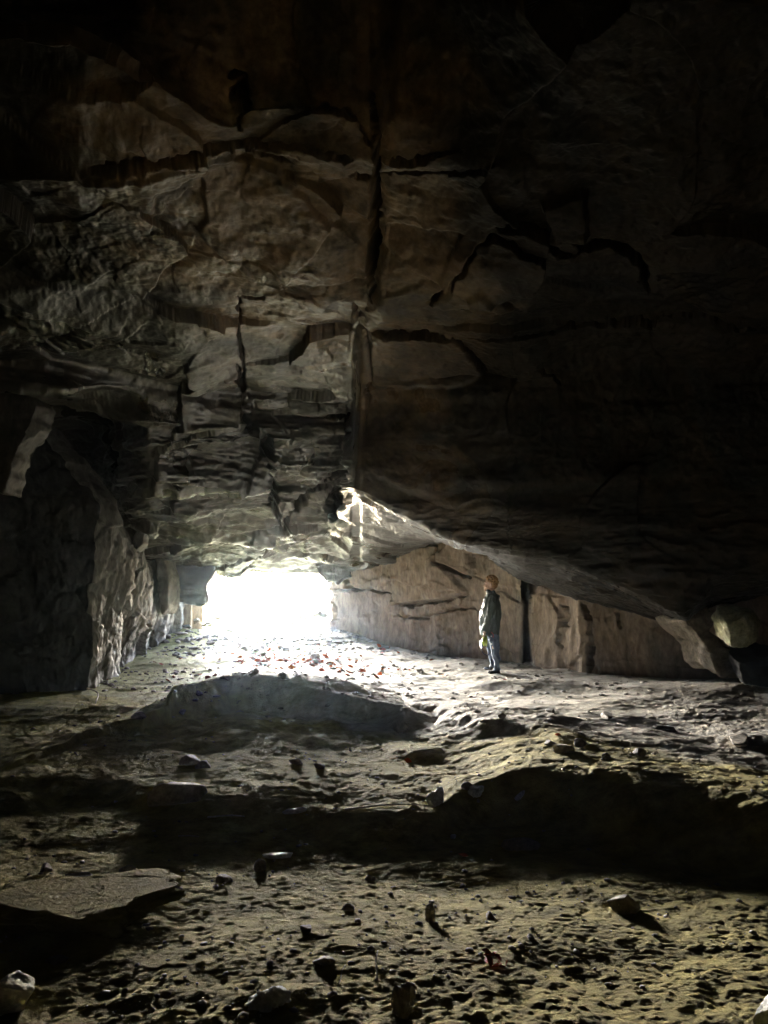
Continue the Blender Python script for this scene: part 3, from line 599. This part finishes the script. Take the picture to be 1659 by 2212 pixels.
for i, (px, py, r_, lab) in enumerate([(1310, 1640, .045, 'yellowish stone on the dark right bank'), (1250, 1610, .06, 'round stone near the crest of the dark right bank'),
        (1190, 1610, .05, 'stone under the knob of rock on the near bank'), (690, 1660, .05, 'stone on the lit floor in front of the mound'), (640, 1650, .06, 'blunt stone below the dark mound'),
        (410, 1650, .09, 'largest stone on the lit strip left below the mound'), (440, 1658, .06, 'stone next to the largest stone below the mound'), (430, 1500, .05, 'knob of rock on the left shoulder of the mound'),
        (100, 1880, .04, 'stone behind the broad flat slab'), (750, 1965, .03, 'small stone at the edge of the dark hollow'), (800, 1900, .025, 'small stone in the middle of the near floor')]):
    rock(lab, G(px, py), r_*1.2, r_, r_*.8, 440+i, 'stone', i, sink=.35)

def stick(label, p, q, r, mat, name='stick', cat='stick', bend=.03):
    d = (q-p); L = d.length; n = 14; bm = bmesh.new(); rings = []
    side = d.cross(Vector((0, 0, 1))).normalized(); up = side.cross(d).normalized()
    for i in range(n+1):
        t = i/n; c = p+d*t+up*(bend*L*math.sin(t*3.1))+side*(.02*L*math.sin(t*7)); rr = r*(1-.45*t)*(1+.15*math.sin(i*2.3))
        rings.append([bm.verts.new(c+side*(rr*math.cos(a*math.pi/3))+up*(rr*math.sin(a*math.pi/3))-p) for a in range(6)])
    for i in range(n):
        for a in range(6): bm.faces.new((rings[i][a], rings[i][(a+1) % 6], rings[i+1][(a+1) % 6], rings[i+1][a]))
    bm.faces.new(rings[0][::-1]); bm.faces.new(rings[-1])
    o = bm_obj(name, bm, M[mat]); o.location = p; return tag(o, label, cat)
M['twig'] = mat_plain('dead_wood', (.42, .38, .28), .8, bump=.4)
stick('pale straight stick lying across the shaded hollow', G(448, 1772, .02), G(528, 1770, .02), .006, 'twig')
stick('short pale twig standing in the soil right of the white rock', G(812, 2120), G(815, 2085, .05), .004, 'twig')
stick('thin stick lying left of the wedge shaped rock along the step edge', G(745, 1752, .012), G(925, 1744, .012), .007, 'twig')
stick('thin broken twig leaning on the soil left of the upright stone', G(730, 2130), G(745, 2110, .04), .003, 'twig')
stick('dark stick lying at the foot of the left wall', G(190, 1490, .02), G(212, 1520, .01), .012, 'twig')
stick('pale splinter lying on the shaded left slope', G(385, 1810, .012), G(430, 1812, .012), .004, 'twig')

for i, (px, py, r_, lab) in enumerate([(486, 1466, .07, 'clod on the left shoulder of the dark mound'), (548, 1457, .10, 'clod on the very top of the dark mound'), (612, 1464, .09, 'blunt stone on the right of the mound top'),
        (395, 1540, .06, 'stone half way up the left flank of the mound'), (300, 1552, .07, 'stone at the left foot of the mound'), (705, 1490, .06, 'small stone on the right shoulder of the mound'),
        (1005, 1700, .05, 'dark stone behind the flat topped pale rock'), (1215, 1625, .09, 'half buried dark stone on the right bank'), (1380, 1632, .06, 'angular stone near the crest at the right'),
        (170, 1905, .07, 'angular stone on the back of the broad slab'), (205, 1925, .09, 'stepped stone on the right edge of the broad slab'), (660, 2010, .03, 'stone at the front edge of the shaded hollow'),
        (1060, 1985, .03, 'small stone on the near floor right of the thin shadow'), (700, 2080, .035, 'stone on the near floor left of the upright stone'), (120, 2080, .035, 'stone in front of the broad slab')]):
    rock(lab, G(px, py), r_*1.3, r_, r_*.8, 540+i, 'stone', i*.7, sink=.38, cuts=16, rough=.06)

# ------------------------------------------------------------------ gravel and fallen leaves (uncountable)
rng = np.random.default_rng(4)
def ico(sub):
    bm = bmesh.new(); bmesh.ops.create_icosphere(bm, subdivisions=sub, radius=1)
    V = np.array([v.co[:] for v in bm.verts]); Fc = np.array([[v.index for v in f.verts] for f in bm.faces]); bm.free(); return V, Fc
def scatter(name, pts, sizes, sub, mat, flat=.55, seed=0):
    V0, F0 = ico(sub); n = len(pts); r = np.random.default_rng(seed)
    V = np.repeat(V0[None], n, 0)*(1+.28*(r.random((n, len(V0), 1))-.5)*2)
    sc = np.stack([sizes*(.8+.7*r.random(n)), sizes*(.7+.5*r.random(n)), sizes*flat*(.6+.8*r.random(n))], -1)
    V = V*sc[:, None, :]; a = r.random(n)*6.28; ca, sa = np.cos(a)[:, None], np.sin(a)[:, None]
    V = np.stack([V[..., 0]*ca-V[..., 1]*sa, V[..., 0]*sa+V[..., 1]*ca, V[..., 2]], -1)+pts[:, None, :]
    Fa = (F0[None]+np.arange(n)[:, None, None]*len(V0)).reshape(-1, 3)
    return raw_mesh(name, V.reshape(-1, 3), Fa, M[mat], False)
def spots(n, x0, x1, y0, y1, seed, dens=None):
    r = np.random.default_rng(seed); x = r.uniform(x0, x1, n); y = 1/r.uniform(1/y1, 1/y0, n) if y0 > 0 else r.uniform(y0, y1, n)
    keep = np.abs(x) < .62*y+1
    if dens is not None: keep &= r.random(n) < dens(x, y)
    x, y = x[keep], y[keep]; return np.stack([x, y, ground_z(x, y)+.002], -1)
M['gravel'] = mat_rock('gravel', [(.12, .11, .10), (.26, .24, .21), (.42, .39, .34)], 9, .8, .3, .3, 3)
# near soil olive, trodden far floor pale; shade of mound and bank painted in
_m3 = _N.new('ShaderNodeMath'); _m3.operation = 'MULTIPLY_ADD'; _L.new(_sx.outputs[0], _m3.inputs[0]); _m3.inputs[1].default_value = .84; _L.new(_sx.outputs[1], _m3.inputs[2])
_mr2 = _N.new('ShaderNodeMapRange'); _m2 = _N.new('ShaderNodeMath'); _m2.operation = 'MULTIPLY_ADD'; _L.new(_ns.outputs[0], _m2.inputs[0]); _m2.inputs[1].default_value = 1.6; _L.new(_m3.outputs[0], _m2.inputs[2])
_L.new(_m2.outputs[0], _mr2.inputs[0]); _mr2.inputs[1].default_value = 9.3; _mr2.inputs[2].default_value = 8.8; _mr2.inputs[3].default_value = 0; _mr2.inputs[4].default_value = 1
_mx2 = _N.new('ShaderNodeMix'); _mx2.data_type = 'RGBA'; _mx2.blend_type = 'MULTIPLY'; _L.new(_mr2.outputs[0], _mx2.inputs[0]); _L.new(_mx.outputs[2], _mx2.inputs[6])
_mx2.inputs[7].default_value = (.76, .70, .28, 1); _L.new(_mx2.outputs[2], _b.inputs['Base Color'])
def clump(x, y): return np.clip(.25+fbm(P3(x*.8, y*.8), 3, 201), .03, 1)
p = spots(9000, -6.5, 7, 9, 24.4, 11, lambda x, y: clump(x, y)*(.25+.75*sm(12, 20, y)))
tag(scatter('gravel', p, .012+.035*rng.random(len(p))**2.2*(.4+p[:, 1]/16), 1, 'gravel', seed=1), 'loose gravel strewn over the floor towards the mouth', 'gravel', kind='stuff')
p = spots(5200, -4, 5, 2.2, 9, 12, lambda x, y: clump(x*2, y*2)*.8)
tag(scatter('gravel', p, .004+.014*rng.random(len(p))**2.5, 1, 'gravel', seed=2), 'small grit and crumbs on the near floor', 'gravel', kind='stuff')
p = spots(900, -7, 0, 19, 24.6, 13, lambda x, y: sm(18.5, 22, y)*.6)
tag(scatter('rubble', p, .03+.09*rng.random(len(p))**2, 2, 'gravel', .6, seed=3), 'broken rubble spread below the cave mouth', 'rubble', kind='stuff')

def leaf_mesh(name, pts, size, seed, mat, curl=.5):
    r = np.random.default_rng(seed); n = len(pts)
    base = np.array([[-1, 0, 0], [-.45, .42, .12], [-.45, -.42, .12], [.2, .5, .15], [.2, 0, -.02], [.2, -.5, .15], [1, 0, .1], [-.45, 0, -.02]])
    tris = np.array([[0, 7, 1], [0, 2, 7], [7, 4, 3], [7, 3, 1], [7, 2, 5], [7, 5, 4], [4, 6, 3], [4, 5, 6]])
    V = np.repeat(base[None], n, 0).copy(); V[..., 2] *= (r.random((n, 1))*4*curl); V += r.normal(0, .06, V.shape)
    V *= (size*(.6+.8*r.random(n)))[:, None, None]
    out = np.empty_like(V)
    for i in range(n):
        Rm = (Matrix.Rotation(r.uniform(0, 6.28), 3, 'Z') @ Matrix.Rotation(r.normal(0, .5), 3, 'X') @ Matrix.Rotation(r.normal(0, .4), 3, 'Y'))
        out[i] = V[i]@np.array(Rm).T
    out += pts[:, None, :]+np.array([0, 0, .012])
    Fa = (tris[None]+np.arange(n)[:, None, None]*8).reshape(-1, 3)
    return raw_mesh(name, out.reshape(-1, 3), Fa, mat, True)
ml = bpy.data.materials.new('autumn_leaf'); ml.use_nodes = True
_N = ml.node_tree.nodes; _g = _N.new('ShaderNodeNewGeometry'); _r = _N.new('ShaderNodeValToRGB'); _e = _r.color_ramp.elements
_e[0].color = (.08, .025, .010, 1); _e[1].color = (.45, .13, .015, 1); _e[1].position = 1
for pos, c in ((.3, (.25, .035, .008)), (.55, (.40, .055, .008)), (.8, (.48, .085, .010))):
    x = _e.new(pos); x.color = (*c, 1)
ml.node_tree.links.new(_g.outputs['Random Per Island'], _r.inputs[0]); ml.node_tree.links.new(_r.outputs[0], _N['Principled BSDF'].inputs['Base Color'])
_N['Principled BSDF'].inputs['Roughness'].default_value = .55
M['leaf'] = ml
r_ = np.random.default_rng(8); n = 2600
lx = r_.uniform(-5.2, 1.2, n); ly = r_.uniform(13.5, 23, n); ax = -1.9-(ly-18)*.30
dn = np.exp(-((lx-ax)/1.0)**2-((ly-18.2)/2.0)**2)+.04
k = r_.random(n) < dn*np.clip(.6+fbm(P3(lx*1.3, ly*1.3), 2, 210), .1, 1.2); lx, ly = lx[k], ly[k]
tag(leaf_mesh('fallen_leaves', np.stack([lx, ly, ground_z(lx, ly)], -1), .075, 5, ml), 'orange and red fallen leaves drifted in below the mouth', 'leaves', kind='stuff')
def leaf(label, px, py, size, seed, lift=0., n=1):
    p = G(px, py, lift); q = np.zeros((n, 3)); r = np.random.default_rng(seed)
    if n > 1: q = r.normal(0, .022, (n, 3)); q[:, 2] = np.abs(q[:, 2])*.6
    o = leaf_mesh('leaf' if n == 1 else 'leaf_clump', q, size, seed, ml, .9); o.location = p
    return tag(o, label, 'leaf' if n == 1 else 'leaf clump')
leaf('single bright red leaf on the lit slope of the near bank', 882, 1648, .04, 2)
leaf('red leaf beside a straw on the near floor right of centre', 1000, 1852, .028, 3)
leaf('red leaf on the pale floor below the feet of the person', 1090, 1470, .05, 7)
leaf('dull orange leaf near the crest of the right bank', 1205, 1592, .035, 6)
leaf('yellow brown clump of curled leaves on the near floor right of the upright stone', 1062, 2085, .018, 4, n=16)

# ------------------------------------------------------------------ the person
M['skin'] = mat_plain('skin', (.62, .40, .28), .55, bscale=20, var=.08)
M['hair'] = mat_plain('auburn_hair', (.42, .24, .10), .5, bump=.8, bscale=90)
M['jacket'] = mat_plain('dark_green_jacket', (.055, .075, .065), .5, bump=.3, bscale=40)
M['jeans'] = mat_plain('blue_grey_trousers', (.10, .13, .20), .8, bump=.4, bscale=90)
M['boot'] = mat_plain('dark_boots', (.035, .035, .05), .5, bump=.2)
M['lime'] = mat_plain('lime_plastic', (.30, .42, .04), .35)
M['strap'] = mat_plain('navy_webbing', (.03, .035, .08), .7)
M['lens'] = mat_plain('lamp_lens', (.9, .95, 1), .2, emit=(.82, .92, 1), strength=.05, var=.02)
M['badge'] = mat_plain('reflective_patch', (.75, .75, .75), .4)
M['red'] = mat_plain('red_cord', (.45, .06, .05), .6)
Z0 = 1870.; K = 843.
def J(u, v, y=0.): return Vector(((u-800)/K, y, (Z0-v)/K))
def ring_tube(bm, rings, seg=20, horiz=False):
    """rings: [(centre, r_front, r_side)]"""
    R_ = []; n = len(rings)
    for i, (c, a, b) in enumerate(rings):
        if horiz: ex, ey = Vector((1, 0, 0)), Vector((0, 1, 0))
        else:
            t = (rings[min(i+1, n-1)][0]-rings[max(i-1, 0)][0]).normalized(); ey = (Vector((0, 1, 0))-t*t.y).normalized(); ex = ey.cross(t).normalized()
        R_.append([bm.verts.new(c+ex*(a*math.cos(k*6.2832/seg))+ey*(b*math.sin(k*6.2832/seg))) for k in range(seg)])
    for i in range(n-1):
        for k in range(seg): bm.faces.new((R_[i][k], R_[i][(k+1) % seg], R_[i+1][(k+1) % seg], R_[i+1][k]))
    bm.faces.new(R_[0][::-1]); bm.faces.new(R_[-1])
def ball(bm, c, a, b, z, rot=None):
    r = bmesh.ops.create_icosphere(bm, subdivisions=3, radius=1)
    for v in r['verts']:
        q = Vector((v.co.x*a, v.co.y*b, v.co.z*z)); q = rot @ q if rot else q; v.co = c+q
def fuse(name, bm, mat, parent, vox, fold=0., seed=0, fs=(6, 6, 2.5), sm_it=4):
    bmesh.ops.recalc_face_normals(bm, faces=bm.faces)
    o = bm_obj(name, bm, mat, parent)
    rm = o.modifiers.new('r', 'REMESH'); rm.mode = 'VOXEL'; rm.voxel_size = vox
    s_ = o.modifiers.new('s', 'SMOOTH'); s_.iterations = sm_it; s_.factor = .5
    bpy.context.view_layer.update(); me = bpy.data.meshes.new_from_object(o.evaluated_get(bpy.context.evaluated_depsgraph_get()))
    o.modifiers.clear(); o.data = me
    if not me.materials: me.materials.append(mat)
    nv = len(me.vertices); V = np.empty(nv*3); me.vertices.foreach_get('co', V); V = V.reshape(-1, 3)
    if fold:
        Nn = np.empty(nv*3); me.vertices.foreach_get('normal', Nn); Nn = Nn.reshape(-1, 3)
        V = V+Nn*(fold*(fbm(V*np.array(fs)+seed, 3, 5, .5, True)-.3))[:, None]; me.vertices.foreach_set('co', V.ravel()); me.update()
    me.polygons.foreach_set('use_smooth', np.ones(len(me.polygons), bool)); return o

pf = G(1072, 1447); PD = 14.4
ppos = Vector((float(U(1066, 1452, PD)[0]), PD, 0)); ppos.z = float(ground_z(np.array([ppos.x]), np.array([PD]))[0])
person = empty('person', ppos); tag(person, 'person with auburn hair and dark green jacket standing in profile before the brown wall', 'person')
SC = (U(1066, 1452, PD)[2]*0+1.0)
bm = bmesh.new()
hc = J(772, 478)
ball(bm, hc, .098, .076, .112); ball(bm, J(725, 535), .058, .058, .072)                       # skull, jaw
ball(bm, J(676, 520), .014, .011, .022, Matrix.Rotation(-.4, 3, 'Y')); ball(bm, J(664, 530), .013, .011, .010)   # nose
ball(bm, J(684, 466), .014, .045, .012); ball(bm, J(678, 562), .011, .022, .007); ball(bm, J(680, 574), .011, .020, .007); ball(bm, J(690, 598), .020, .026, .018)
for sgn in (-1, 1): ball(bm, J(775, 505, sgn*.075), .018, .010, .032); ball(bm, J(700, 540, sgn*.035), .022, .022, .026)
ring_tube(bm, [(J(775, 560), .052, .052), (J(795, 640), .055, .058), (J(800, 690), .075, .10)], 18)
ring_tube(bm, [(J(800, 670), .07, .12), (J(790, 760), .10, .17), (J(775, 900), .11, .16), (J(780, 1100), .10, .14), (J(790, 1230), .11, .15), (J(800, 1290), .10, .14)], 24, True)
ring_tube(bm, [(J(790, 1250, -.075), .085, .075), (J(815, 1500, -.08), .055, .055), (J(835, 1540, -.08), .05, .05), (J(838, 1780, -.09), .036, .036), (J(835, 1840, -.09), .04, .04)])
ring_tube(bm, [(J(780, 1250, .075), .085, .075), (J(775, 1490, .09), .055, .055), (J(780, 1530, .09), .05, .05), (J(800, 1740, .10), .036, .036), (J(795, 1790, .10), .04, .04)])
for sgn, pts in ((-1, [J(800, 700, -.17), J(770, 800, -.20), J(735, 960, -.205), J(700, 1080, -.20), J(660, 1210, -.19), J(652, 1235, -.19)]),
                 (1, [J(800, 700, .17), J(800, 800, .20), J(790, 960, .205), J(770, 1080, .20), J(750, 1210, .19), J(748, 1235, .19)])):
    ring_tube(bm, [(p_, r_, r_) for p_, r_ in zip(pts, (.055, .05, .042, .04, .029, .026))], 14)
    w_ = pts[-1]; ring_tube(bm, [(w_, .020, .028), (w_+Vector((-.008, 0, -.05)), .019, .040), (w_+Vector((-.012, 0, -.085)), .015, .038)], 12)
    for q in range(4):
        y_ = (-.030+.020*q); b_ = w_+Vector((-.012, y_, -.078)); l_ = (.034, .040, .038, .030)[q]
        ring_tube(bm, [(b_, .0095, .0095), (b_+Vector((-.010, 0, -l_)), .009, .009), (b_+Vector((.010, 0, -l_-.022)), .008, .008), (b_+Vector((.026, 0, -l_-.012)), .007, .007)], 8)
    b_ = w_+Vector((-.016, -.030, -.02)); ring_tube(bm, [(b_, .011, .011), (b_+Vector((-.012, -.018, -.035)), .010, .010), (b_+Vector((.004, -.012, -.066)), .008, .008)], 8)
fuse('body', bm, M['skin'], person, .0062, sm_it=2)
bm = bmesh.new()                                                                              # hair
ball(bm, J(795, 450), .105, .088, .10); ball(bm, J(820, 500), .075, .082, .095)
rn = random.Random(6)
for i in range(190):
    th = rn.uniform(0, 6.28); ph = rn.uniform(-.2, 1.5); dx, dy, dz = math.cos(th)*math.cos(ph), math.sin(th)*math.cos(ph), math.sin(ph)
    if dx < -.55 and dz < .45: continue
    c = J(790, 455)+Vector((dx*.112, dy*.095, dz*.105)); s_ = rn.uniform(.012, .024); ball(bm, c, s_, s_, s_*rn.uniform(.6, 1.1))
hair = fuse('hair', bm, M['hair'], person, .006, .008, 3, (30, 30, 22), 1)
bm = bmesh.new()                                                                              # jacket
ring_tube(bm, [(J(768, 1275), .165, .20), (J(768, 1180), .178, .205), (J(765, 1050), .182, .20), (J(768, 900), .175, .205), (J(780, 780), .150, .21), (J(795, 700), .118, .185), (J(800, 650), .085, .11), (J(785, 615), .083, .082), (J(775, 590), .088, .08)], 28, True)
ball(bm, J(880, 690), .055, .085, .055)
for sgn, pts in ((-1, [J(805, 705, -.15), J(775, 800, -.215), J(735, 960, -.225), J(700, 1080, -.215), J(655, 1222, -.19)]),
                 (1, [J(805, 705, .15), J(800, 800, .215), J(790, 960, .225), J(770, 1080, .215), J(752, 1215, .19)])):
    ring_tube(bm, [(p_, r_, r_) for p_, r_ in zip(pts, (.085, .08, .068, .06, .047))], 16)
fuse('jacket', bm, M['jacket'], person, .009, .022, 1, (7, 7, 2.6), 3)
bm = bmesh.new()                                                                              # trousers
ring_tube(bm, [(J(785, 1180), .12, .16), (J(788, 1260), .125, .165), (J(790, 1320), .11, .15)], 24, True)
ring_tube(bm, [(J(792, 1270, -.08), .10, .088), (J(810, 1400, -.085), .088, .08), (J(822, 1510, -.085), .070, .068), (J(838, 1640, -.09), .060, .06), (J(842, 1780, -.09), .052, .055), (J(838, 1825, -.09), .058, .058)])
ring_tube(bm, [(J(775, 1270, .08), .10, .088), (J(770, 1400, .09), .085, .08), (J(775, 1510, .09), .070, .068), (J(792, 1640, .10), .058, .06), (J(798, 1740, .10), .050, .053), (J(794, 1780, .10), .056, .056)])
fuse('trousers', bm, M['jeans'], person, .008, .014, 2, (9, 9, 6), 3)
for (hu, hv, yy) in ((838, 1850, -.09), (795, 1805, .10)):
    bm = bmesh.new(); ring_tube(bm, [(J(hu, hv-55, yy), .052, .05), (J(hu, hv-10, yy), .055, .048)], 16)
    ball(bm, J(hu-15, hv-2, yy), .075, .046, .036); ball(bm, J(hu-75, hv+2, yy), .075, .046, .030); ball(bm, J(hu+25, hv, yy), .04, .042, .036)
    fuse('boot', bm, M['boot'], person, .007, 0, 0)
for (u_, v_) in ((755, 1300), (757, 1418)):
    bm = bmesh.new(); ball(bm, J(u_, v_, -.165 if v_ < 1350 else -.158), .014, .008, .013); o = bm_obj('reflective_patch', bm, M['badge'], person)
bm = bmesh.new(); ring_tube(bm, [(J(715, 1228, -.2), .006, .006), (J(755, 1238, -.205), .006, .006), (J(785, 1275, -.19), .006, .006), (J(782, 1320, -.178), .006, .006)], 8); bm_obj('waist_cord', bm, M['red'], person)

# helmet with a lit headlamp hanging from the near hand
hp = J(652, 1370, -.19); hel = empty('helmet', ppos+hp); tag(hel, 'lime green helmet with a lit headlamp hanging from the hand of the person', 'helmet')
def loc(u, v, y=-.19): return J(u, v, y)-hp
bm = bmesh.new(); ball(bm, Vector((0, 0, 0)), .060, .088, .098, Matrix.Rotation(.25, 3, 'Y'))
for v in bm.verts:
    if v.co.x > .028: v.co.x = .028
bmesh.ops.bevel(bm, geom=[], offset=0) if 0 else None
bm_obj('shell', bm, M['lime'], hel)
bm = bmesh.new(); ring_tube(bm, [(Vector((.028, 0, 0))+Vector((0, .092*math.cos(a), .10*math.sin(a))), .007, .007) for a in [k*.3142 for k in range(21)]], 8); bm_obj('rim', bm, M['lime'], hel)
bm = bmesh.new(); ring_tube(bm, [(loc(640, 1265), .006, .009), (loc(612, 1310), .006, .009), (loc(600, 1350), .006, .009)], 8); ring_tube(bm, [(loc(650, 1262), .006, .009), (loc(668, 1300), .006, .009), (loc(672, 1340), .006, .009)], 8)
bm_obj('chin_strap', bm, M['lime'], hel)
bm = bmesh.new(); ring_tube(bm, [(loc(597, 1490), .007, .01), (loc(612, 1535), .007, .01), (loc(640, 1572), .007, .01), (loc(680, 1588), .007, .01), (loc(715, 1570), .006, .009), (loc(740, 1540), .005, .008)], 8); bm_obj('lamp_strap', bm, M['strap'], hel)
rotl = Matrix.Rotation(.42, 3, 'Y')
bm = bmesh.new(); ball(bm, loc(604, 1420), .024, .040, .066, Matrix.Rotation(-.12, 3, 'Y')); lampo = bm_obj('headlamp', bm, M['strap'], hel)
bm = bmesh.new(); ball(bm, loc(590, 1420), .020, .034, .072, Matrix.Rotation(-.12, 3, 'Y')); bm_obj('lens', bm, M['lens'], lampo)
ld = bpy.data.lights.new('headlamp_beam', 'SPOT'); ld.energy = 200; ld.spot_size = math.radians(22); ld.spot_blend = .5; ld.shadow_soft_size = .012; ld.color = (.85, .93, 1)
lo = bpy.data.objects.new('headlamp_beam', ld); C.objects.link(lo); lo.location = ppos+J(568, 1425, -.19)
lo.rotation_euler = (-Vector((-.80, .35, -.48))).to_track_quat('Z', 'Y').to_euler()
bulb = lo

# ------------------------------------------------------------------ the damp air
HAZE = .0009
if HAZE:
    bm = bmesh.new(); slab(bm, -62, 62, -14.5, 51.5, -9.6, 14.2)
    mh = bpy.data.materials.new('haze'); mh.use_nodes = True; N_ = mh.node_tree.nodes; N_.remove(N_['Principled BSDF'])
    v_ = N_.new('ShaderNodeVolumePrincipled'); v_.inputs['Density'].default_value = HAZE; v_.inputs['Color'].default_value = (.55, .75, 1, 1); v_.inputs['Anisotropy'].default_value = .93
    mh.node_tree.links.new(v_.outputs[0], N_['Material Output'].inputs['Volume'])
    tag(bm_obj('haze', bm, mh, smooth=False), 'thin damp air filling the cave', 'haze', kind='stuff')
